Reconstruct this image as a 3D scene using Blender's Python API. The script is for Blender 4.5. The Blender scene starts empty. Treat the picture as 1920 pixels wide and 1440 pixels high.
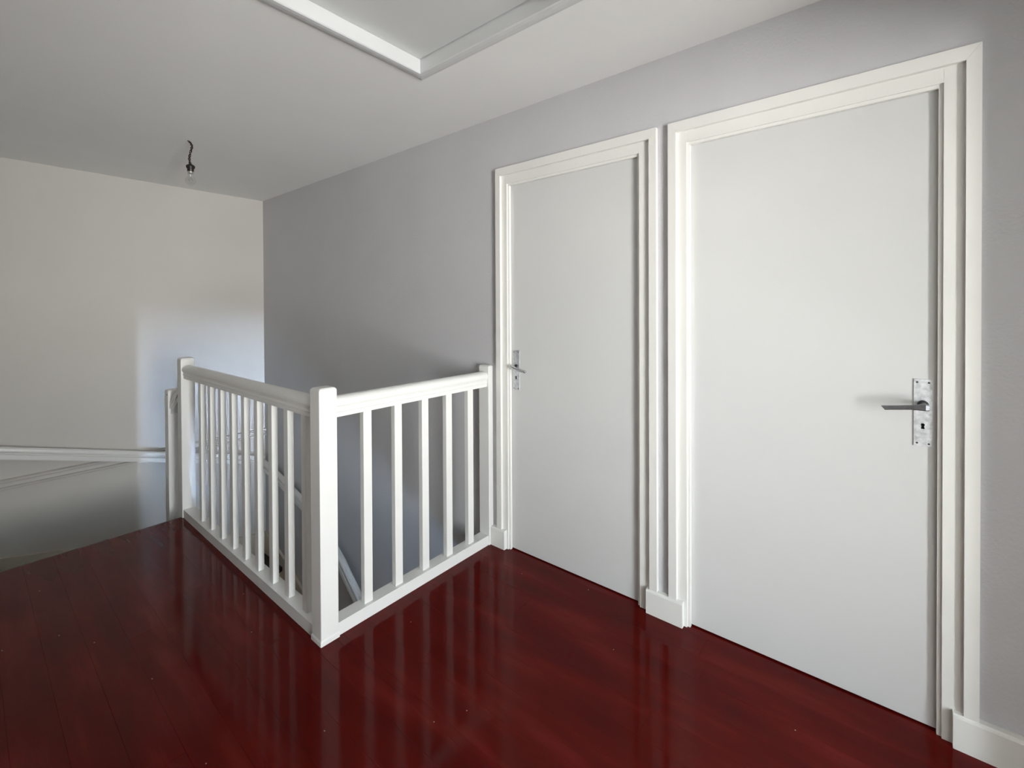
import bpy, bmesh, math, random
from mathutils import Vector, Matrix

random.seed(7)
scene = bpy.context.scene
COL = scene.collection

# ------------------------------------------------------------------ camera
H = 2.396            # ceiling height
D = 4.754            # back wall
XL = -2.06           # left wall
PX, PY = -1.017, 1.711   # outer faces of the balustrade corner post
YE = 3.48            # landing edge above the stair
cam_d = bpy.data.cameras.new('camera')
cam = bpy.data.objects.new('camera', cam_d)
COL.objects.link(cam)
scene.camera = cam
F, YAW, PITCH, ROLL = 847.8343, 0.8869, -0.0091, -0.0048
cam_d.sensor_fit = 'HORIZONTAL'
cam_d.sensor_width = 36.0
cam_d.lens = F / 1920 * 36.0
cam_d.shift_x = -4.9386 / 1920
cam_d.shift_y = -135.5136 / 1920
cam_d.clip_start = 0.02
_r = Vector((math.cos(YAW), -math.sin(YAW), 0))
_f = Vector((math.sin(YAW) * math.cos(PITCH), math.cos(YAW) * math.cos(PITCH), math.sin(PITCH)))
_u = _r.cross(_f)
_c, _s = math.cos(ROLL), math.sin(ROLL)
_r, _u = _c * _r + _s * _u, -_s * _r + _c * _u
M = Matrix(((_r.x, _u.x, -_f.x, -1.9018), (_r.y, _u.y, -_f.y, 0.0), (_r.z, _u.z, -_f.z, 1.3337), (0, 0, 0, 1)))
cam.matrix_world = M

# ------------------------------------------------------------------ world, lights, exposure
world = bpy.data.worlds.new('world')
scene.world = world
world.use_nodes = True
bg = world.node_tree.nodes['Background']
bg.inputs['Color'].default_value = (0.62, 0.76, 1.0, 1)
bg.inputs['Strength'].default_value = 0.4
scene.view_settings.view_transform = 'Standard'
scene.view_settings.look = 'None'
scene.view_settings.gamma = 1.0
scene.view_settings.use_curve_mapping = False
scene.cycles.sample_clamp_indirect = 12.0
scene.view_settings.exposure = -0.31

# windows of the house: the bedroom window behind the camera, the glazed street door below
WIN = (-3.15, -1.2, 0.1, 2.0, -1.9)        # x0 x1 z0 z1 y
LOW = (-0.90, -0.50, -2.62, -1.05, -2.6)
def window_light(name, w, power, color, off, tilt=0.0):
    l = bpy.data.lights.new(name, 'AREA')
    l.shape = 'RECTANGLE'
    l.size = w[1] - w[0]
    l.size_y = w[3] - w[2]
    l.energy = power
    l.color = color
    o = bpy.data.objects.new(name, l)
    COL.objects.link(o)
    o.location = ((w[0] + w[1]) / 2, w[4] - off, (w[2] + w[3]) / 2)
    o.rotation_euler = (math.radians(90 + tilt), 0, 0)
    return o
# the open sky and the sunlit house fronts across the street, seen by the bedroom window
window_light('daylight_sky', (-8.0, 4.0, 2.6, 8.6, -9.0), 6500, (0.70, 0.85, 1.0), 0.0, -18)
window_light('daylight_sunlit_street', (-8.0, 4.0, -2.6, 2.55, -9.0), 13000, (1.0, 0.985, 0.965), 0.0, 6)
# sky light in the narrow glazed street door at the foot of the stairs
_l = window_light('daylight_street_door', LOW, 31, (0.57, 0.75, 1.0), 0.16, 23.5)
_l.rotation_euler.z = math.radians(-4)
_l.data.spread = math.radians(27)

# ------------------------------------------------------------------ materials
def new_mat(name):
    m = bpy.data.materials.new(name)
    m.use_nodes = True
    nt = m.node_tree
    return m, nt, nt.nodes['Principled BSDF']

def paint(name, col, rough=0.5, spec=0.5, bump=0.0, bscale=60.0, var=0.03, vscale=3.0, coat=0.0, detail=4.0):
    m, nt, p = new_mat(name)
    p.inputs['Roughness'].default_value = rough
    p.inputs['Specular IOR Level'].default_value = spec
    p.inputs['Coat Weight'].default_value = coat
    tc = nt.nodes.new('ShaderNodeTexCoord')
    n = nt.nodes.new('ShaderNodeTexNoise')
    n.inputs['Scale'].default_value = vscale
    n.inputs['Detail'].default_value = 5
    nt.links.new(tc.outputs['Object'], n.inputs['Vector'])
    r = nt.nodes.new('ShaderNodeValToRGB')
    r.color_ramp.elements[0].position = 0.3
    r.color_ramp.elements[1].position = 0.7
    r.color_ramp.elements[0].color = tuple(c * (1 - var) for c in col) + (1,)
    r.color_ramp.elements[1].color = tuple(min(1, c * (1 + var)) for c in col) + (1,)
    nt.links.new(n.outputs['Fac'], r.inputs['Fac'])
    nt.links.new(r.outputs['Color'], p.inputs['Base Color'])
    if bump:
        n2 = nt.nodes.new('ShaderNodeTexNoise')
        n2.inputs['Scale'].default_value = bscale
        n2.inputs['Detail'].default_value = detail
        nt.links.new(tc.outputs['Object'], n2.inputs['Vector'])
        b = nt.nodes.new('ShaderNodeBump')
        b.inputs['Strength'].default_value = bump
        b.inputs['Distance'].default_value = 0.004
        nt.links.new(n2.outputs['Fac'], b.inputs['Height'])
        nt.links.new(b.outputs['Normal'], p.inputs['Normal'])
    return m

M_LILAC = paint('lilac_grey_wall_paint', (0.555, 0.548, 0.562), 0.55, 0.4, bump=0.35, bscale=95, var=0.02)
M_WHITE_WALL = paint('white_wall_paint', (0.63, 0.605, 0.565), 0.6, 0.35, bump=0.06, bscale=70, var=0.015)
M_PALE = paint('bounce_wall_paint', (0.80, 0.785, 0.75), 0.6, 0.35, bump=0.06, bscale=70, var=0.015)  # lighter paint for unseen walls, chosen to bounce more light
M_CEIL = paint('white_ceiling_paint', (0.89, 0.885, 0.87), 0.7, 0.3, bump=0.03, bscale=60, var=0.01)
M_TRIM = paint('white_gloss_trim_paint', (0.80, 0.79, 0.75), 0.32, 0.5, bump=0.05, bscale=30, var=0.02)
M_DOOR = paint('off_white_door_paint', (0.66, 0.66, 0.648), 0.42, 0.5, bump=0.03, bscale=25, var=0.012)
M_RAIL = paint('white_balustrade_paint', (0.79, 0.785, 0.755), 0.3, 0.5, bump=0.012, bscale=40, var=0.015)
M_BEIGE = paint('warm_white_stair_paint', (0.66, 0.60, 0.50), 0.45, 0.45, bump=0.04, bscale=30, var=0.03)
M_HATCH = paint('white_hatch_paint', (0.70, 0.705, 0.70), 0.5, 0.4, bump=0.03, bscale=20, var=0.015)
M_BLACK = paint('black_bakelite', (0.012, 0.010, 0.009), 0.35, 0.5, var=0.1, vscale=60)
M_HOLE = paint('black_void', (0.004, 0.004, 0.004), 0.9, 0.1)
M_WIRE = paint('brown_cloth_wire', (0.028, 0.018, 0.013), 0.7, 0.3, bump=0.4, bscale=500, var=0.3, vscale=200)

def metal(name, col, rough, var=0.2, vs=80, bump=0.15):
    m = paint(name, col, rough, 0.5, bump=bump, bscale=vs, var=var, vscale=vs)
    m.node_tree.nodes['Principled BSDF'].inputs['Metallic'].default_value = 1.0
    return m
M_ALU = metal('worn_aluminium', (0.74, 0.76, 0.79), 0.5)
M_STEEL = metal('dull_steel_lever', (0.27, 0.28, 0.30), 0.32, var=0.12, bump=0.05)
M_CHROME = metal('polished_steel_lever', (0.62, 0.63, 0.65), 0.2, var=0.08, bump=0.03)
M_DARKSTEEL = metal('dark_steel', (0.10, 0.10, 0.10), 0.4)
M_BRASS = metal('nickel_bulb_cap', (0.6, 0.58, 0.54), 0.35)

def glass_mat(name, tint, mix):
    m = bpy.data.materials.new(name)
    m.use_nodes = True
    nt = m.node_tree
    nt.nodes.clear()
    o = nt.nodes.new('ShaderNodeOutputMaterial')
    t = nt.nodes.new('ShaderNodeBsdfTransparent')
    t.inputs['Color'].default_value = tint + (1,)
    g = nt.nodes.new('ShaderNodeBsdfGlossy')
    g.inputs['Roughness'].default_value = 0.03
    lf = nt.nodes.new('ShaderNodeLayerWeight')
    pw = nt.nodes.new('ShaderNodeMath'); pw.operation = 'POWER'; pw.inputs[1].default_value = 3.5
    nt.links.new(lf.outputs['Facing'], pw.inputs[0])
    lw = nt.nodes.new('ShaderNodeMath'); lw.operation = 'MULTIPLY_ADD'
    lw.inputs[1].default_value = mix; lw.inputs[2].default_value = 0.05
    nt.links.new(pw.outputs[0], lw.inputs[0])
    x = nt.nodes.new('ShaderNodeMixShader')
    nt.links.new(lw.outputs[0], x.inputs[0])
    nt.links.new(t.outputs[0], x.inputs[1])
    nt.links.new(g.outputs[0], x.inputs[2])
    nt.links.new(x.outputs[0], o.inputs[0])
    return m
M_PANE = glass_mat('window_glass', (0.97, 0.98, 0.98), 0.5)
M_BULB = glass_mat('bulb_glass', (0.97, 0.965, 0.96), 0.22)

def floor_mat(name, base, dark, light):
    m, nt, p = new_mat(name)
    p.inputs['Specular IOR Level'].default_value = 0.11
    tc = nt.nodes.new('ShaderNodeTexCoord')
    oi = nt.nodes.new('ShaderNodeObjectInfo')
    def mapping(s):
        mp = nt.nodes.new('ShaderNodeMapping')
        mp.inputs['Scale'].default_value = s
        nt.links.new(tc.outputs['Object'], mp.inputs['Vector'])
        return mp
    # long soft wear patches and grain along the boards
    n1 = nt.nodes.new('ShaderNodeTexNoise'); n1.inputs['Scale'].default_value = 1.0; n1.inputs['Detail'].default_value = 5
    nt.links.new(mapping((9, 1.7, 1)).outputs[0], n1.inputs['Vector'])
    n2 = nt.nodes.new('ShaderNodeTexNoise'); n2.inputs['Scale'].default_value = 1.0; n2.inputs['Detail'].default_value = 8
    nt.links.new(mapping((160, 4, 1)).outputs[0], n2.inputs['Vector'])
    add = nt.nodes.new('ShaderNodeMath'); add.operation = 'MULTIPLY_ADD'
    nt.links.new(n2.outputs['Fac'], add.inputs[0]); add.inputs[1].default_value = 0.09
    nt.links.new(n1.outputs['Fac'], add.inputs[2])
    add2 = nt.nodes.new('ShaderNodeMath'); add2.operation = 'MULTIPLY_ADD'
    nt.links.new(oi.outputs['Random'], add2.inputs[0]); add2.inputs[1].default_value = 0.05
    nt.links.new(add.outputs[0], add2.inputs[2])
    r = nt.nodes.new('ShaderNodeValToRGB')
    e = r.color_ramp.elements
    e[0].position = 0.40; e[0].color = dark + (1,)
    e[1].position = 0.86; e[1].color = light + (1,)
    k = e.new(0.62); k.color = base + (1,)
    nt.links.new(add2.outputs[0], r.inputs['Fac'])
    # tiny paint specks
    v = nt.nodes.new('ShaderNodeTexVoronoi'); v.voronoi_dimensions = '2D'; v.inputs['Scale'].default_value = 2.3
    nt.links.new(tc.outputs['Object'], v.inputs['Vector'])
    lt = nt.nodes.new('ShaderNodeMath'); lt.operation = 'LESS_THAN'; lt.inputs[1].default_value = 0.0042
    nt.links.new(v.outputs['Distance'], lt.inputs[0])
    mx = nt.nodes.new('ShaderNodeMix'); mx.data_type = 'RGBA'
    nt.links.new(lt.outputs[0], mx.inputs['Factor'])
    nt.links.new(r.outputs['Color'], mx.inputs['A'])
    mx.inputs['B'].default_value = (0.5, 0.40, 0.34, 1)
    nt.links.new(mx.outputs['Result'], p.inputs['Base Color'])
    rr = nt.nodes.new('ShaderNodeMapRange')
    rr.inputs['From Min'].default_value = 0.3; rr.inputs['From Max'].default_value = 0.75
    rr.inputs['To Min'].default_value = 0.07; rr.inputs['To Max'].default_value = 0.14
    nt.links.new(n1.outputs['Fac'], rr.inputs['Value'])
    nt.links.new(rr.outputs[0], p.inputs['Roughness'])
    return m
M_FLOOR = floor_mat('oxblood_floor_varnish', (0.095, 0.0035, 0.0022), (0.068, 0.0022, 0.0014), (0.15, 0.012, 0.010))
M_SEAM = paint('dark_floor_seam', (0.030, 0.003, 0.002), 0.5, 0.3)
M_WOOD = paint('brown_wood_floor', (0.30, 0.19, 0.10), 0.4, 0.4, var=0.15, vscale=12)
M_TREAD = paint('dark_tread_varnish', (0.020, 0.006, 0.005), 0.3, 0.5, var=0.1, vscale=8)

# ------------------------------------------------------------------ helpers
def link(name, bm, mat, parent=None, smooth=False, bevel=0.0, seg=2):
    if bevel:
        ed = [e for e in bm.edges if len(e.link_faces) == 2 and e.calc_face_angle(0) > 0.5]
        bmesh.ops.bevel(bm, geom=ed, offset=bevel, segments=seg, affect='EDGES', profile=0.5)
    bmesh.ops.recalc_face_normals(bm, faces=bm.faces)
    me = bpy.data.meshes.new(name)
    bm.to_mesh(me); bm.free()
    if smooth:
        for p in me.polygons: p.use_smooth = True
    me.materials.append(mat)
    o = bpy.data.objects.new(name, me)
    COL.objects.link(o)
    if parent: o.parent = parent
    return o

def box(bm, x0, x1, y0, y1, z0, z1):
    v = [bm.verts.new((x, y, z)) for x in (x0, x1) for y in (y0, y1) for z in (z0, z1)]
    for f in ((0, 1, 3, 2), (4, 6, 7, 5), (0, 4, 5, 1), (2, 3, 7, 6), (0, 2, 6, 4), (1, 5, 7, 3)):
        bm.faces.new([v[i] for i in f])
    return v

def boxobj(name, dims, mat, parent=None, bevel=0.0, seg=2):
    bm = bmesh.new(); box(bm, *dims)
    return link(name, bm, mat, parent, bevel=bevel, seg=seg)

def loft(bm, rings, close=True):
    """rings: list of equal-length lists of points; closed profile swept along rings, capped"""
    vr = [[bm.verts.new(p) for p in r] for r in rings]
    n = len(vr[0])
    for a, b in zip(vr[:-1], vr[1:]):
        for i in range(n):
            j = (i + 1) % n
            bm.faces.new((a[i], a[j], b[j], b[i]))
    bm.faces.new(vr[0][::-1]); bm.faces.new(vr[-1])

def lathe(bm, prof, cx, cy, n=24):
    """prof: (r, z) from bottom to top"""
    rings = [[Vector((cx + r * math.cos(2 * math.pi * k / n), cy + r * math.sin(2 * math.pi * k / n), z)) for k in range(n)] for r, z in prof]
    loft(bm, rings)

def tube(bm, pts, rad, n=10):
    pts = [Vector(p) for p in pts]
    rings = []
    for i, p in enumerate(pts):
        t = (pts[min(i + 1, len(pts) - 1)] - pts[max(i - 1, 0)]).normalized()
        a = Vector((0, 0, 1)) if abs(t.z) < 0.9 else Vector((1, 0, 0))
        u = t.cross(a).normalized(); w = t.cross(u)
        rr = rad[i] if isinstance(rad, (list, tuple)) else rad
        rings.append([p + rr * (math.cos(2 * math.pi * k / n) * u + math.sin(2 * math.pi * k / n) * w) for k in range(n)])
    loft(bm, rings)

def empty(name, loc=(0, 0, 0)):
    o = bpy.data.objects.new(name, None)
    o.empty_display_size = 0.1
    COL.objects.link(o)
    o.location = loc
    return o

def tag(o, label, cat, group=None):
    o['label'] = label; o['category'] = cat
    if group: o['group'] = group
    return o

def struct(o, label=None):
    o['kind'] = 'structure'
    if label: o['label'] = label
    return o

def under(parent, *objs):
    """parent objects that were modelled in world space under an Empty placed at the thing's base"""
    for o in objs:
        o.parent = parent
        o.matrix_parent_inverse = Matrix.Translation(-Vector(parent.location))

# ------------------------------------------------------------------ openings of the right wall (doors)
DOORS = ((0.8365, 1.600), (-0.142, 0.630))       # clear openings in y
CASE = ((0.753, 1.670), (-0.222, 0.702))         # outer edges of the casings
HEAD = 2.012
FW = 0.042                                        # visible frame width
ZL = -2.7                                         # lower floor

# ------------------------------------------------------------------ structure
bm = bmesh.new()
BR = WIN[4]
FR = LOW[4]
ys = [BR - 0.1, DOORS[1][0] - FW, DOORS[1][1] + FW, DOORS[0][0] - FW, DOORS[0][1] + FW, D]
for i in (0, 2, 4):
    box(bm, 0, 0.12, ys[i], ys[i + 1], 0, H + 0.14)
for i in (1, 3):
    box(bm, 0, 0.12, ys[i], ys[i + 1], HEAD + 0.046, H + 0.14)
box(bm, 0, 0.12, FR - 0.1, 1.78, ZL, -0.016)
box(bm, 0, 0.12, 1.78, D, ZL, 0)
struct(link('wall_right', bm, M_LILAC), 'lilac-grey textured wall holding the two white doors')
struct(boxobj('wall_back', (XL - 0.1, 0.12, D, D + 0.12, ZL, H + 0.14), M_WHITE_WALL), 'white wall at the back above the stairwell')
struct(boxobj('wall_left', (XL - 0.12, XL, -0.6, D, ZL, H + 0.14), M_PALE))
# rear wall with the doorway that lets the bedroom daylight in
DW = (-1.75, -0.24, 2.06)
bm = bmesh.new()
box(bm, -3.4, DW[0], -0.6, -0.5, 0, H + 0.14)
box(bm, DW[1], 0, -0.6, -0.5, 0, H + 0.14)
box(bm, DW[0], DW[1], -0.6, -0.5, DW[2], H + 0.14)
struct(link('wall_rear', bm, M_PALE))
bm = bmesh.new()
w = WIN
box(bm, -3.4, w[0], BR - 0.1, BR, 0, H + 0.14); box(bm, w[1], 0, BR - 0.1, BR, 0, H + 0.14)
box(bm, w[0], w[1], BR - 0.1, BR, 0, w[2]); box(bm, w[0], w[1], BR - 0.1, BR, w[3], H + 0.14)
box(bm, -3.4, BR - 0.1, BR, -0.6, 0, H + 0.14)
struct(link('wall_bedroom', bm, M_PALE))
# lower hall
bm = bmesh.new()
l = LOW
box(bm, PX, l[0], FR - 0.1, FR, ZL, -0.22); box(bm, l[1], 0, FR - 0.1, FR, ZL, -0.22)
box(bm, l[0], l[1], FR - 0.1, FR, ZL, l[2]); box(bm, l[0], l[1], FR - 0.1, FR, l[3], -0.22)
struct(link('wall_front', bm, M_BEIGE))  # warm paint here and on wall_stair, chosen to warm the bounced light
struct(boxobj('wall_stair', (PX + 0.005, -0.947, FR, 3.46, ZL, -0.22), M_BEIGE))
struct(boxobj('floor_lower', (XL, 0.12, FR - 0.1, D, ZL - 0.1, ZL), M_WOOD))

# windows
def window(name, w, y):
    e = struct(empty(name, ((w[0] + w[1]) / 2, y, w[2])))
    t = 0.055
    parts = []
    for d in ((w[0], w[0] + t, w[2], w[3]), (w[1] - t, w[1], w[2], w[3]), (w[0] + t, w[1] - t, w[2], w[2] + t), (w[0] + t, w[1] - t, w[3] - t, w[3])):
        parts.append(boxobj('window_frame', (d[0], d[1], y - 0.08, y - 0.02, d[2], d[3]), M_TRIM))
    xm = (w[0] + w[1]) / 2
    parts.append(boxobj('mullion', (xm - 0.04, xm + 0.04, y - 0.08, y - 0.02, w[2] + t, w[3] - t), M_TRIM))
    for a, b in ((w[0] + t, xm - 0.04), (xm + 0.04, w[1] - t)):
        parts.append(boxobj('pane', (a, b, y - 0.053, y - 0.047, w[2] + t, w[3] - t), M_PANE))
    under(e, *parts)
window('window_1', WIN, WIN[4])
window('window_2', LOW, LOW[4])

# floor: sub-floor slabs, boards on top
bm = bmesh.new()
box(bm, XL, -0.955, -0.6, YE - 0.008, -0.22, -0.014)
box(bm, -0.955, 0.12, -0.6, 1.78, -0.22, -0.014)
box(bm, -3.4, 0.12, FR - 0.1, -0.6, -0.22, -0.001)
floor = struct(link('floor', bm, M_SEAM), 'dark oxblood-red varnished floorboards of the landing')
PITCHX, SEAM0 = 0.1125, -0.585
edges = []
x = SEAM0 + PITCHX * 5
while x > XL: edges.append(x); x -= PITCHX
edges = [0.03] + edges + [XL]
def board(x0, x1, y0, y1):
    g = 0.0001
    bm = bmesh.new()
    box(bm, x0 + g, x1 - g, y0 + g, y1 - g, -0.0139, 0)
    ed = [e for e in bm.edges if abs(e.verts[0].co.z) < 1e-6 and abs(e.verts[1].co.z) < 1e-6]
    bmesh.ops.bevel(bm, geom=ed, offset=0.0003, segments=1, affect='EDGES')
    link('plank', bm, M_FLOOR, floor)
for i in range(len(edges) - 1):
    x1, x0 = edges[i], edges[i + 1]
    if x1 - x0 < 0.01: continue
    spans = []
    if x0 >= -0.955: spans = [(x0, x1, 1.78)]
    elif x1 <= -0.955: spans = [(x0, x1, YE)]
    else: spans = [(x0, -0.955, YE), (-0.955, x1, 1.78)]
    for a, b, top in spans:
        y = -0.6 - random.uniform(0, 0.0)
        cuts = [y]
        y += random.uniform(0.5, 1.7)
        while y < top - 0.35:
            cuts.append(y); y += random.uniform(1.2, 1.9)
        cuts.append(top)
        for c0, c1 in zip(cuts[:-1], cuts[1:]): board(a, b, c0, c1)
boxobj('edge_board', (XL, -0.955, YE - 0.008, YE + 0.012, -0.2, -0.001), M_TREAD, floor, bevel=0.003)
boxobj('bedroom_boards', (-3.3, 0.0, BR, -0.6, -0.0009, 0.0), M_BEIGE, floor)  # unseen floor made pale to bounce light up to the ceiling

# ceiling with the hatch opening
HX0, HX1, HY0, HY1 = -1.36, -0.591, 0.83, 1.606
T = 0.02     # frame board thickness up inside the opening
bm = bmesh.new()
box(bm, -3.4, HX0 - T, BR - 0.1, D + 0.12, H, H + 0.14)
box(bm, HX1 + T, 0, BR - 0.1, D, H, H + 0.14)
box(bm, HX0 - T, HX1 + T, BR - 0.1, HY0 - T, H, H + 0.14)
box(bm, HX0 - T, HX1 + T, HY1 + T, D, H, H + 0.14)
struct(link('ceiling', bm, M_CEIL), 'white ceiling with an attic hatch set in it')

# ------------------------------------------------------------------ attic hatch
hatch = tag(empty('attic_hatch', ((HX0 + HX1) / 2, (HY0 + HY1) / 2, H)), 'white square attic hatch framed in the ceiling', 'hatch')
def hatch_board(p0, p1, out):
    """L-shaped trim: inner lining going up and a rounded lip lapping under the ceiling"""
    p0, p1, out = Vector(p0), Vector(p1), Vector(out)
    d = (p1 - p0).normalized()
    W = 0.061
    prof = [(0, 0.058), (0, -0.010), (0.004, -0.0135), (0.020, -0.0135), (0.040, -0.0105), (0.053, -0.006), (W, -0.001), (W, 0.0), (0.0195, 0.0), (0.0195, 0.058)]
    rings = []
    for p, s in ((p0, -1), (p1, 1)):
        rings.append([p + out * a + d * (a * s) + Vector((0, 0, b)) for a, b in prof])
    bm = bmesh.new(); loft(bm, rings)
    return link('frame_board', bm, M_HATCH)
A, B, C_, D_ = (HX0, HY0, H), (HX1, HY0, H), (HX1, HY1, H), (HX0, HY1, H)
hb = [hatch_board(A, B, (0, -1, 0)), hatch_board(B, C_, (1, 0, 0)), hatch_board(C_, D_, (0, 1, 0)), hatch_board(D_, A, (-1, 0, 0))]
hp = boxobj('hatch_panel', (HX0 + 0.0025, HX1 - 0.0045, HY0 + 0.0025, HY1 - 0.0015, H + 0.047, H + 0.066), M_HATCH)
hs = boxobj('black_backing', (HX0 - T, HX1 + T, HY0 - T, HY1 + T, H + 0.068, H + 0.10), M_HOLE)  # flat black sheet in place of the dark void above the panel
under(hatch, hp, hs, *hb)

# ------------------------------------------------------------------ doors
XF, XLF = -0.004, 0.021      # frame face, leaf face
def make_door(name, op, case, hinge_label):
    y0, y1 = op; c0, c1 = case
    d = struct(empty(name, (0, (y0 + y1) / 2, 0)))
    d['label'] = hinge_label
    parts = []
    def jamb(ya, yb, nm, z1):
        parts.append(boxobj(nm, (XF, 0.085, ya, yb, 0.0, z1), M_TRIM, bevel=0.004, seg=3))
    jamb(y1, c1 - 0.028, 'jamb', 2.064)
    jamb(c0 + 0.028, y0, 'jamb', 2.064)
    parts.append(boxobj('head_jamb', (XF + 0.0006, 0.085, y0, y1, HEAD, 2.064), M_TRIM, bevel=0.004, seg=3))
    # rebate stops with a rounded nose
    st = 0.011
    parts.append(boxobj('stop_bead', (0.004, XLF - 0.002, y1 - st, y1, 0.0, HEAD), M_TRIM, bevel=0.004, seg=3))
    parts.append(boxobj('stop_bead', (0.004, XLF - 0.002, y0, y0 + st, 0.0, HEAD), M_TRIM, bevel=0.004, seg=3))
    parts.append(boxobj('stop_bead', (0.004, XLF - 0.002, y0 + st, y1 - st, HEAD - st, HEAD), M_TRIM, bevel=0.004, seg=3))
    parts.append(boxobj('door_leaf', (XLF, XLF + 0.04, y0 + 0.002, y1 - 0.002, 0.006, HEAD - 0.002), M_DOOR, bevel=0.0015, seg=2))
    parts.append(boxobj('gap_blocker', (XLF + 0.006, 0.085, y0, y1, -0.0005, 0.002), M_SEAM))  # added dark strip, blocks light in the gap under the leaf
    # mitred casing, 16 mm proud of the frame
    xc = -0.0195
    yi0, yi1, zi, zo = c0 + 0.033, c1 - 0.033, 2.058, 2.10
    def casing(pts):
        bm = bmesh.new()
        loft(bm, [[Vector((0.0, a, b)) for a, b in pts], [Vector((xc, a, b)) for a, b in pts]])
        parts.append(link('casing', bm, M_TRIM, bevel=0.0045, seg=3))
    casing([(c1, 0.098), (c1, zo), (yi1, zi), (yi1, 0.098)])
    casing([(c0, 0.098), (c0, zo), (yi0, zi), (yi0, 0.098)])
    casing([(c1 - 0.0004, zo), (c0 + 0.0004, zo), (yi0 + 0.0004, zi), (yi1 - 0.0004, zi)])
    under(d, *parts)
    return d
d1 = make_door('door_1', DOORS[0], CASE[0], 'white flush door with small steel lever, next to the balustrade post')
d2 = make_door('door_2', DOORS[1], CASE[1], 'white flush door with dark flat lever on a long plate, nearest the camera')

def keyhole(bm, yc, zc, x):
    s = [(0.0, 0.0048), (0.0034, 0.0034), (0.0048, 0.0), (0.0030, -0.0040), (0.0042, -0.0130), (-0.0042, -0.0130), (-0.0030, -0.0040), (-0.0048, 0), (-0.0034, 0.0034)]
    loft(bm, [[Vector((x, yc + a, zc + b)) for a, b in s], [Vector((x - 0.0008, yc + a, zc + b)) for a, b in s]])

def disc(bm, x0, x1, yc, zc, r0, r1=None, n=20):
    r1 = r0 if r1 is None else r1
    loft(bm, [[Vector((x, yc + r * math.cos(2 * math.pi * k / n), zc + r * math.sin(2 * math.pi * k / n))) for k in range(n)] for x, r in ((x0, r0), (x1, r1))])

def handle(door, ya, yb, za, zb, zpiv, zkey, kind):
    x = XLF
    bm = bmesh.new(); box(bm, x - 0.0032, x, ya, yb, za, zb)
    plate = link('handle_plate', bm, M_ALU, bevel=0.0016, seg=2)
    under(door, plate)
    plate['label'] = 'worn metal handle plate'
    yc = (ya + yb) / 2
    xs = x - 0.0032
    subs = []
    for sy in (ya + 0.008, yb - 0.008):
        for sz in (za + 0.010, zb - 0.010):
            bm = bmesh.new(); disc(bm, xs, xs - 0.0012, sy, sz, 0.0030, 0.0022, 12)
            subs.append(link('screw', bm, M_DARKSTEEL))
    bm = bmesh.new(); keyhole(bm, yc, zkey, xs)
    subs.append(link('keyhole', bm, M_HOLE))
    bm = bmesh.new(); disc(bm, xs, xs - 0.005, yc, zpiv, 0.0145, 0.0115)
    subs.append(link('rosette', bm, M_DARKSTEEL))
    bm = bmesh.new()
    if kind == 'flat':
        # round neck, then a thin flat bar pointing to the hinges
        disc(bm, xs - 0.004, xs - 0.046, yc, zpiv, 0.0085, 0.0095)
        xo = xs - 0.046
        rings = []
        for t, w_, h_, dz in ((-0.012, 0.010, 0.0085, 0.0), (-0.004, 0.014, 0.0100, 0.0), (0.012, 0.012, 0.0085, -0.0015), (0.03, 0.009, 0.0068, -0.004), (0.07, 0.008, 0.0064, -0.0095), (0.098, 0.008, 0.0062, -0.0135)):
            p = []
            for a, b in ((-1, -.75), (-.8, -1), (.8, -1), (1, -.75), (1, .75), (.8, 1), (-.8, 1), (-1, .75)):
                sk = -0.005 * b if t == 0.098 else 0.0
                p.append(Vector((xo + a * w_ * 0.5, yc + t + -sk, zpiv + dz + b * h_)))
            rings.append(p)
        loft(bm, rings)
        subs.append(link('lever', bm, M_STEEL))
    else:
        disc(bm, xs - 0.003, xs - 0.036, yc, zpiv, 0.0075, 0.008)
        pts = [(xs - 0.031, yc + 0.006, zpiv + 0.001), (xs - 0.037, yc + 0.002, zpiv + 0.001), (xs - 0.040, yc - 0.012, zpiv - 0.001), (xs - 0.040, yc - 0.040, zpiv - 0.008), (xs - 0.039, yc - 0.070, zpiv - 0.0135), (xs - 0.038, yc - 0.093, zpiv - 0.0165), (xs - 0.0375, yc - 0.096, zpiv - 0.0167)]
        tube(bm, pts, [0.006, 0.0085, 0.0095, 0.0098, 0.0088, 0.0075, 0.004], 14)
        subs.append(link('lever', bm, M_CHROME, smooth=True))
    for s in subs:
        s.parent = plate
handle(d1, 1.534, 1.579, 0.882, 1.100, 1.010, 0.955, 'round')
handle(d2, -0.120, -0.076, 0.888, 1.101, 1.020, 0.957, 'flat')

# ------------------------------------------------------------------ baseboards
def skirting(y0, y1, label):
    bm = bmesh.new()
    prof = [(0.0, 0.0005), (-0.0255, 0.0005), (-0.0255, 0.096), (-0.0235, 0.1015), (-0.019, 0.105), (0.0, 0.105)]
    e = 0.0025
    rings = [[Vector((a, y, z)) for a, z in prof] for y in (y0 + e, y1 - e)]
    loft(bm, rings)
    o = link('baseboard_right', bm, M_TRIM)
    return struct(o, label)
skirting(1.609, 1.711, 'short white baseboard stub between the balustrade post and the farther door')
skirting(0.640, 0.802, 'short white baseboard piece between the two doors')
skirting(-0.5, -0.163, 'white baseboard at the right edge beside the nearer door')

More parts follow.
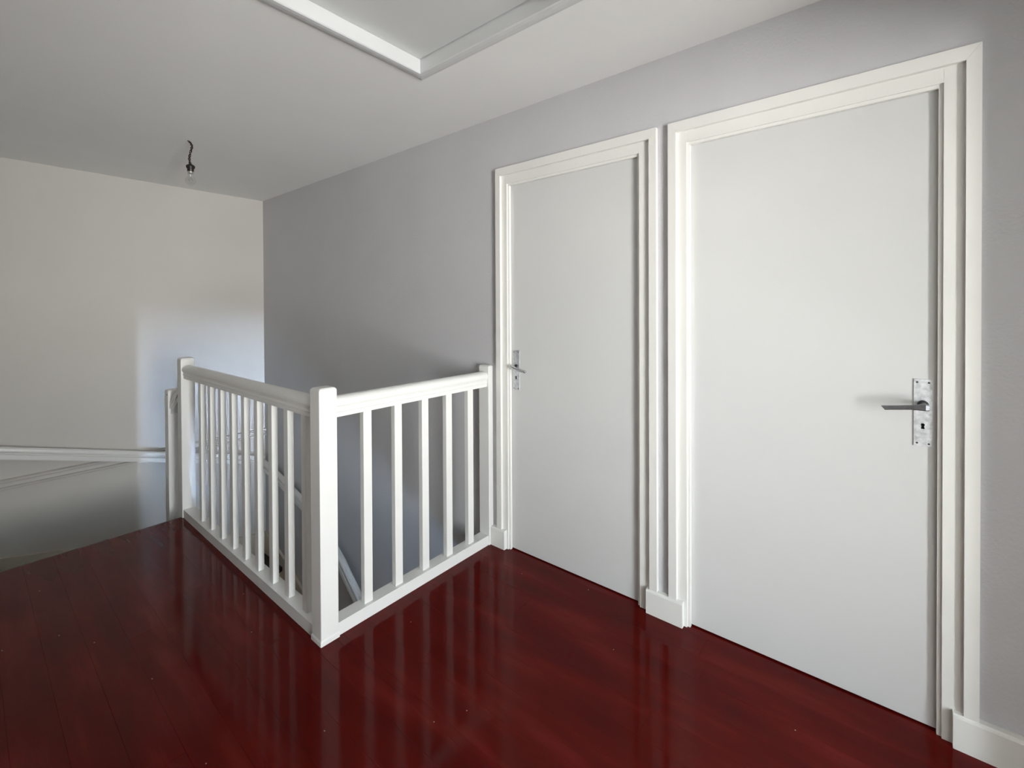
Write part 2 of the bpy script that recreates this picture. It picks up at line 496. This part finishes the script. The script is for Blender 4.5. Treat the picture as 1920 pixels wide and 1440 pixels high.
# ------------------------------------------------------------------ balustrade
PS = 0.075
BZ = 0.0
bal = tag(empty('balustrade', (PX + PS / 2, PY + PS / 2, 0)), 'white painted wooden balustrade guarding the stairwell on two sides', 'balustrade')
def post(name, x0, x1, y0, y1, z0, z1):
    """square post, softly rounded head"""
    n = 6
    cx, cy = (x0 + x1) / 2, (y0 + y1) / 2
    hx, hy = (x1 - x0) / 2, (y1 - y0) / 2
    bm = bmesh.new()
    def ring(ins, z, r):
        pts = []
        for (sx, sy, a0) in ((1, 1, 0), (-1, 1, 90), (-1, -1, 180), (1, -1, 270)):
            for k in range(4):
                a = math.radians(a0 + 30 * k)
                pts.append(Vector((cx + sx * (hx - ins - r) + r * math.cos(a), cy + sy * (hy - ins - r) + r * math.sin(a), z)))
        return pts
    R = min(0.014, hx * 0.6)
    rings = [ring(-0.003, z0, 0.003), ring(-0.003, z0 + 0.016, 0.003), ring(0, z0 + 0.024, 0.003), ring(0, z1 - R, 0.003)] if name == 'corner_post' else [ring(0, z0, 0.003), ring(0, z1 - R, 0.003)]
    for k in range(1, n + 1):
        a = math.radians(82 * k / n)
        ins = R * (1 - math.cos(a))
        rings.append(ring(ins * 0.95, z1 - R + R * math.sin(a), 0.003 + 0.3 * ins))
    loft(bm, rings)
    o = link(name, bm, M_RAIL)
    return o
parts = []
parts.append(post('corner_post', PX, PX + PS, PY, PY + PS, 0.0005, 1.018))
parts.append(post('end_post', PX, PX + PS, 3.466, 3.466 + PS, -0.16, 1.020))
parts.append(post('wall_post', -0.037, -0.001, PY, PY + PS, 0.0005, 1.010))
sp = post('newel_post', PX, PX + PS, 3.757, 3.757 + PS, -1.2, 0.785)
parts.append(sp)

RAILP = [(-0.012, 0.892), (0.012, 0.892)]
def rail_profile():
    """(offset across, height): stepped foot, cove, round top"""
    half = [(0.0235, 0.8905), (0.0245, 0.900), (0.0245, 0.9085), (0.0275, 0.9120), (0.0275, 0.9190), (0.0255, 0.9225), (0.0250, 0.9265), (0.0280, 0.9300)]
    for k in range(0, 9):
        a = math.radians(-35 + 125 * k / 8)
        half.append((0.0335 * math.cos(a) if k < 8 else 0.0, 0.9475 + 0.0275 * math.sin(a) if k < 8 else 0.975))
    right = half[:-1]
    top = [half[-1]]
    left = [(-a, b) for a, b in right[::-1]]
    return right + top + left
prof = rail_profile()
CX, CY = PX + PS / 2, PY + PS / 2
bm = bmesh.new()
loft(bm, [[Vector((CX - a, y, b)) for a, b in prof] for y in (PY + PS - 0.003, 3.468)])
o = link('handrail', bm, M_RAIL, smooth=False); parts.append(o)
bm = bmesh.new()
loft(bm, [[Vector((x, CY + a, b)) for a, b in prof] for x in (PX + PS - 0.003, -0.036)])
o = link('handrail', bm, M_RAIL); parts.append(o)
parts.append(boxobj('bottom_rail', (CX - 0.032, CX + 0.032, PY + PS - 0.002, 3.468, 0.0005, 0.052), M_RAIL, bevel=0.004))
parts.append(boxobj('bottom_rail', (PX + PS - 0.002, -0.036, CY - 0.032, CY + 0.032, 0.0005, 0.054), M_RAIL, bevel=0.004))
under(bal, *parts)
def baluster_mesh(wx, wy):
    bm = bmesh.new(); box(bm, -wx / 2, wx / 2, -wy / 2, wy / 2, 0.050, 0.893)
    ed = [e for e in bm.edges if abs(e.verts[0].co.z - e.verts[1].co.z) > 0.1]
    bmesh.ops.bevel(bm, geom=ed, offset=0.0015, segments=1, affect='EDGES')
    bmesh.ops.recalc_face_normals(bm, faces=bm.faces)
    me = bpy.data.meshes.new('baluster'); bm.to_mesh(me); bm.free(); me.materials.append(M_RAIL)
    return me
mA, mB = baluster_mesh(0.0275, 0.040), baluster_mesh(0.041, 0.0275)
def add_bal(me, x, y):
    o = bpy.data.objects.new('baluster', me); COL.objects.link(o)
    o.parent = bal
    o.location = (x - bal.location.x, y - bal.location.y, 0)
for y in (3.179, 3.015, 2.848, 2.683, 2.520, 2.361, 2.199, 2.037, 1.874): add_bal(mA, CX, y + 0.020)
for x in (-0.8086, -0.648, -0.4896, -0.333, -0.1768): add_bal(mB, x + 0.0207, CY)
# raking rail, infill and string between end post and newel
def rake(name, pts, x0, x1, mat=M_RAIL, bevel=0.0):
    bm = bmesh.new()
    loft(bm, [[Vector((x, a, b)) for a, b in pts] for x in (x0, x1)])
    return link(name, bm, mat, bevel=bevel)
ya, yb = 3.466 + PS - 0.002, 3.759
r1 = rake('raking_rail', [(ya, 0.845), (yb, 0.690), (yb, 0.655), (ya, 0.800)], CX - 0.030, CX + 0.030, bevel=0.006)
r2 = rake('raking_rail_foot', [(ya, 0.800), (yb, 0.655), (yb, 0.622), (ya, 0.765)], CX - 0.022, CX + 0.022)
r3 = rake('raking_string', [(ya, 0.045), (yb, -0.135), (yb, -0.40), (ya, -0.22)], CX - 0.034, CX + 0.03)
# peg hole in the newel
bm = bmesh.new(); disc(bm, PX - 0.0003, PX + 0.002, 3.775, 0.752, 0.006)
r4 = link('peg_hole', bm, M_HOLE)
under(bal, r1, r2, r3)
r4.parent = sp

# ------------------------------------------------------------------ staircase (winders about the newel, then a straight flight)
stair = tag(empty('staircase', (PX + PS / 2, 3.79, ZL)), 'dark winding staircase going down below the balustrade', 'staircase')
sparts = []
N = Vector((CX, 3.795))
def hit(deg):
    a = math.radians(deg); dx, dy = math.cos(a), math.sin(a)
    t = 9
    if dx > 1e-6: t = min(t, (-0.003 - N.x) / dx)
    if dx < -1e-6: t = min(t, (XL + 0.003 - N.x) / dx)
    if dy > 1e-6: t = min(t, (D - 0.003 - N.y) / dy)
    return N + t * Vector((dx, dy))
def prism(name, pts, z0, z1, mat, bevel=0.0):
    bm = bmesh.new()
    loft(bm, [[Vector((p[0], p[1], z)) for p in pts] for z in (z0, z1)])
    return link(name, bm, mat, bevel=bevel)
RISE = 0.18
sparts.append(boxobj('tread', (XL + 0.003, PX - 0.002, YE + 0.014, 3.795, -RISE - 0.035, -RISE), M_TREAD, bevel=0.004))
sparts.append(boxobj('riser', (XL + 0.003, PX - 0.002, 3.775, 3.79, -2 * RISE, -RISE - 0.036), M_BEIGE))
CORN = {135: (XL, D), 45: (0.0, D)}
for k in range(2, 8):
    a0, a1 = 180 - 30 * (k - 2), 180 - 30 * (k - 1)
    pts = [tuple(N), tuple(hit(a0))]
    c0 = math.degrees(math.atan2(D - N.y, XL - N.x)); c1 = math.degrees(math.atan2(D - N.y, 0 - N.x))
    for ca, cp in ((c0, (XL + 0.003, D - 0.003)), (c1, (-0.003, D - 0.003))):
        if a1 < ca < a0: pts.append(cp)
    pts.append(tuple(hit(a1)))
    z = -RISE * k
    sparts.append(prism('tread', pts, z - 0.035, z, M_TREAD, bevel=0.003))
    # riser under the lower edge of this tread
    e1 = hit(a1); e1 = N + (e1 - N) * 0.965; n_ = (e1 - N).normalized(); q = Vector((-n_.y, n_.x)) * 0.015
    sparts.append(prism('riser', [tuple(N + q), tuple(e1 + q), tuple(e1 + 2 * q), tuple(N + 2 * q)], z - RISE, z - 0.036, M_BEIGE))
for j in range(7):
    k = 8 + j; z = -RISE * k
    y1_, y0_ = 3.795 - 0.24 * j, 3.795 - 0.24 * (j + 1)
    sparts.append(boxobj('tread', (-0.945, -0.002, y0_ - 0.02, y1_, z - 0.035, z), M_TREAD, bevel=0.004))
    sparts.append(boxobj('riser', (-0.945, -0.002, y0_, y0_ + 0.015, z - RISE, z - 0.036), M_BEIGE))
under(stair, *sparts)
def string_board(name, pts_top, depth, axis, at, th, mat):
    bm = bmesh.new()
    def ringp(off):
        top = [((p[0], at + off, p[1]) if axis == 'x' else (at + off, p[0], p[1])) for p in pts_top]
        bot = [((p[0], at + off, p[1] - depth) if axis == 'x' else (at + off, p[0], p[1] - depth)) for p in pts_top[::-1]]
        return [Vector(v) for v in top + bot]
    loft(bm, [ringp(0), ringp(-th)])
    return link(name, bm, mat)
s1 = string_board('wall_string', [(XL + 0.003, -0.31), (-1.743, -0.388), (-1.455, -0.453), (-0.9, -0.63), (-0.2, -0.850), (-0.003, -0.875)], 0.42, 'x', D - 0.001, 0.022, M_BEIGE)
s2 = string_board('wall_string', [(D - 0.022, -0.875), (4.56, -0.916), (4.227, -1.03), (3.95, -1.16), (3.75, -1.30), (2.05, -2.60)], 0.40, 'y', -0.001, 0.022, M_BEIGE)
under(stair, s1, s2)

# thin moulding on the back wall at landing level
bm = bmesh.new()
prof_m = [(0, 0.080), (-0.014, 0.080), (-0.024, 0.084), (-0.026, 0.090), (-0.024, 0.095), (-0.014, 0.0985), (-0.006, 0.100), (-0.006, 0.126), (-0.014, 0.127), (-0.024, 0.131), (-0.026, 0.138), (-0.024, 0.145), (-0.014, 0.150), (0, 0.153)]
loft(bm, [[Vector((x, D + a, b)) for a, b in prof_m] for x in (XL, 0.0)])
struct(link('trim_1', bm, M_WHITE_WALL), 'thin double-beaded moulding running level along the back wall')

# ------------------------------------------------------------------ wall handrails
def wall_rail(name, pts, label, n_in):
    """pts: centre line of the TOP edge; moulded section 50 x 85 mm, standing off the wall towards n_in"""
    sec = [(-0.022, -0.085), (0.022, -0.085), (0.024, -0.079), (0.024, -0.050), (0.014, -0.047), (0.011, -0.042), (0.014, -0.037), (0.024, -0.034), (0.026, -0.024), (0.025, -0.012), (0.019, -0.003), (0.008, 0.0),
           (-0.008, 0.0), (-0.019, -0.003), (-0.022, -0.012)]
    ps = [Vector(p) for p in pts]
    rings = []
    inn = Vector(n_in)
    for i, p in enumerate(ps):
        t = (ps[min(i + 1, len(ps) - 1)] - ps[max(i - 1, 0)]).normalized()
        up = Vector((0, 0, 1)); up = (up - t * up.dot(t)).normalized()
        if i in (0, len(ps) - 1): up = Vector((0, 0, 1.0 / max(0.5, up.z)))
        rings.append([p + inn * a + up * b for a, b in sec])
    bm = bmesh.new(); loft(bm, rings)
    e = tag(empty(name, ps[0]), label, 'handrail')
    o = link('rail', bm, M_RAIL)
    under(e, o)
    return e
def bracket(e, p, n_out):
    """steel hook from the wall up to the rail underside; p = point on the wall"""
    p = Vector(p); n = Vector(n_out)
    bm = bmesh.new()
    tube(bm, [p, p + n * 0.02, p + n * 0.042 + Vector((0, 0, 0.006)), p + n * 0.055 + Vector((0, 0, 0.022)), p + n * 0.058 + Vector((0, 0, 0.05))], 0.0055, 8)
    b = link('bracket', bm, M_STEEL, smooth=True)
    under(e, b)
# smooth curves through measured points
def catmull(P, n=6):
    P = [Vector(p) for p in P]
    Q = [P[0] * 2 - P[1]] + P + [P[-1] * 2 - P[-2]]
    out = []
    for i in range(1, len(Q) - 2):
        for k in range(n):
            t = k / n
            a, b, c, d = Q[i - 1], Q[i], Q[i + 1], Q[i + 2]
            out.append(0.5 * ((2 * b) + (c - a) * t + (2 * a - 5 * b + 4 * c - d) * t * t + (3 * b - a - 3 * c + d) * t ** 3))
    out.append(P[-1])
    return out
yr = D - 0.058
wr1 = wall_rail('wall_handrail', [(-2.05, yr, 0.488), (-1.737, yr, 0.398), (-0.85, yr, 0.142), (-0.035, yr, -0.098)], 'white wall handrail sloping gently down along the back wall', (0, -1, 0))
bracket(wr1, (-0.25, D, -0.135), (0, -1, 0))
bracket(wr1, (-1.55, D, 0.25), (0, -1, 0))
xr = -0.058
wr2 = wall_rail('wall_handrail', catmull([(xr, 4.69, -0.125), (xr, 4.423, -0.165), (xr, 3.998, -0.263), (xr, 3.70, -0.345), (xr, 3.286, -0.555), (xr, 3.033, -0.745), (xr, 2.0, -1.54)]), 'white wall handrail descending the grey wall, seen between the balusters', (-1, 0, 0))
bracket(wr2, (0, 4.05, -0.40), (-1, 0, 0))
bracket(wr2, (0, 3.0, -0.93), (-1, 0, 0))

# ------------------------------------------------------------------ bare bulb
BX, BY = -0.9705, 3.40
lamp = tag(empty('bare_bulb', (BX, BY, H)), 'bare clear light bulb hanging from twisted brown wire on the ceiling', 'light bulb')
wire = [Vector(p) for p in ((BX - 0.010, BY, H), (BX + 0.002, BY, H - 0.012), (BX + 0.009, BY, H - 0.030), (BX + 0.004, BY, H - 0.055), (BX - 0.003, BY, H - 0.09), (BX - 0.006, BY, H - 0.115), (BX - 0.001, BY, H - 0.148))]
wire = catmull(wire, 5)
lp = []
for ph in (0, math.pi):
    pts = [p + Vector((0.0042 * math.cos(ph + i * 0.75), 0.0042 * math.sin(ph + i * 0.75), 0)) for i, p in enumerate(wire)]
    bm = bmesh.new(); tube(bm, pts, 0.0034, 8)
    lp.append(link('wire', bm, M_WIRE, smooth=True))
zs = H - 0.146
bm = bmesh.new()
lathe(bm, [(0.0165, zs - 0.046), (0.0175, zs - 0.044), (0.0178, zs - 0.030), (0.0235, zs - 0.022), (0.0245, zs - 0.012), (0.0205, zs - 0.006), (0.012, zs - 0.002), (0.007, zs + 0.006), (0.004, zs + 0.007)], BX, BY)
lp.append(link('socket', bm, M_BLACK, smooth=True))
zb = zs - 0.046
bm = bmesh.new()
lathe(bm, [(0.0145, zb - 0.014), (0.0158, zb - 0.012), (0.0158, zb + 0.001), (0.014, zb + 0.002)], BX, BY)
lp.append(link('lamp_cap', bm, M_BRASS, smooth=False))
bm = bmesh.new()
pr = [(0.0005, zb - 0.086)]
for k in range(1, 13):
    a = math.radians(-90 + 138 * k / 12)
    pr.append((0.0285 * math.cos(a), zb - 0.0575 + 0.0285 * math.sin(a)))
pr += [(0.0155, zb - 0.030), (0.0138, zb - 0.022), (0.0135, zb - 0.012)]
lathe(bm, pr, BX, BY, 28)
gl = link('glass_envelope', bm, M_BULB, smooth=True)
lp.append(gl)
bm = bmesh.new()
lathe(bm, [(0.0035, zb - 0.036), (0.0035, zb - 0.022), (0.006, zb - 0.013)], BX, BY, 10)
lp.append(link('glass_stem', bm, M_ALU, smooth=True))
bm = bmesh.new()
tube(bm, [(BX - 0.012, BY, zb - 0.054), (BX - 0.003, BY, zb - 0.034), (BX + 0.003, BY, zb - 0.034), (BX + 0.012, BY, zb - 0.054)], 0.0006, 6)
tube(bm, [(BX - 0.012, BY, zb - 0.054), (BX, BY + 0.006, zb - 0.058), (BX + 0.012, BY, zb - 0.054)], 0.0009, 6)
lp.append(link('filament', bm, M_STEEL))
under(lamp, *lp)
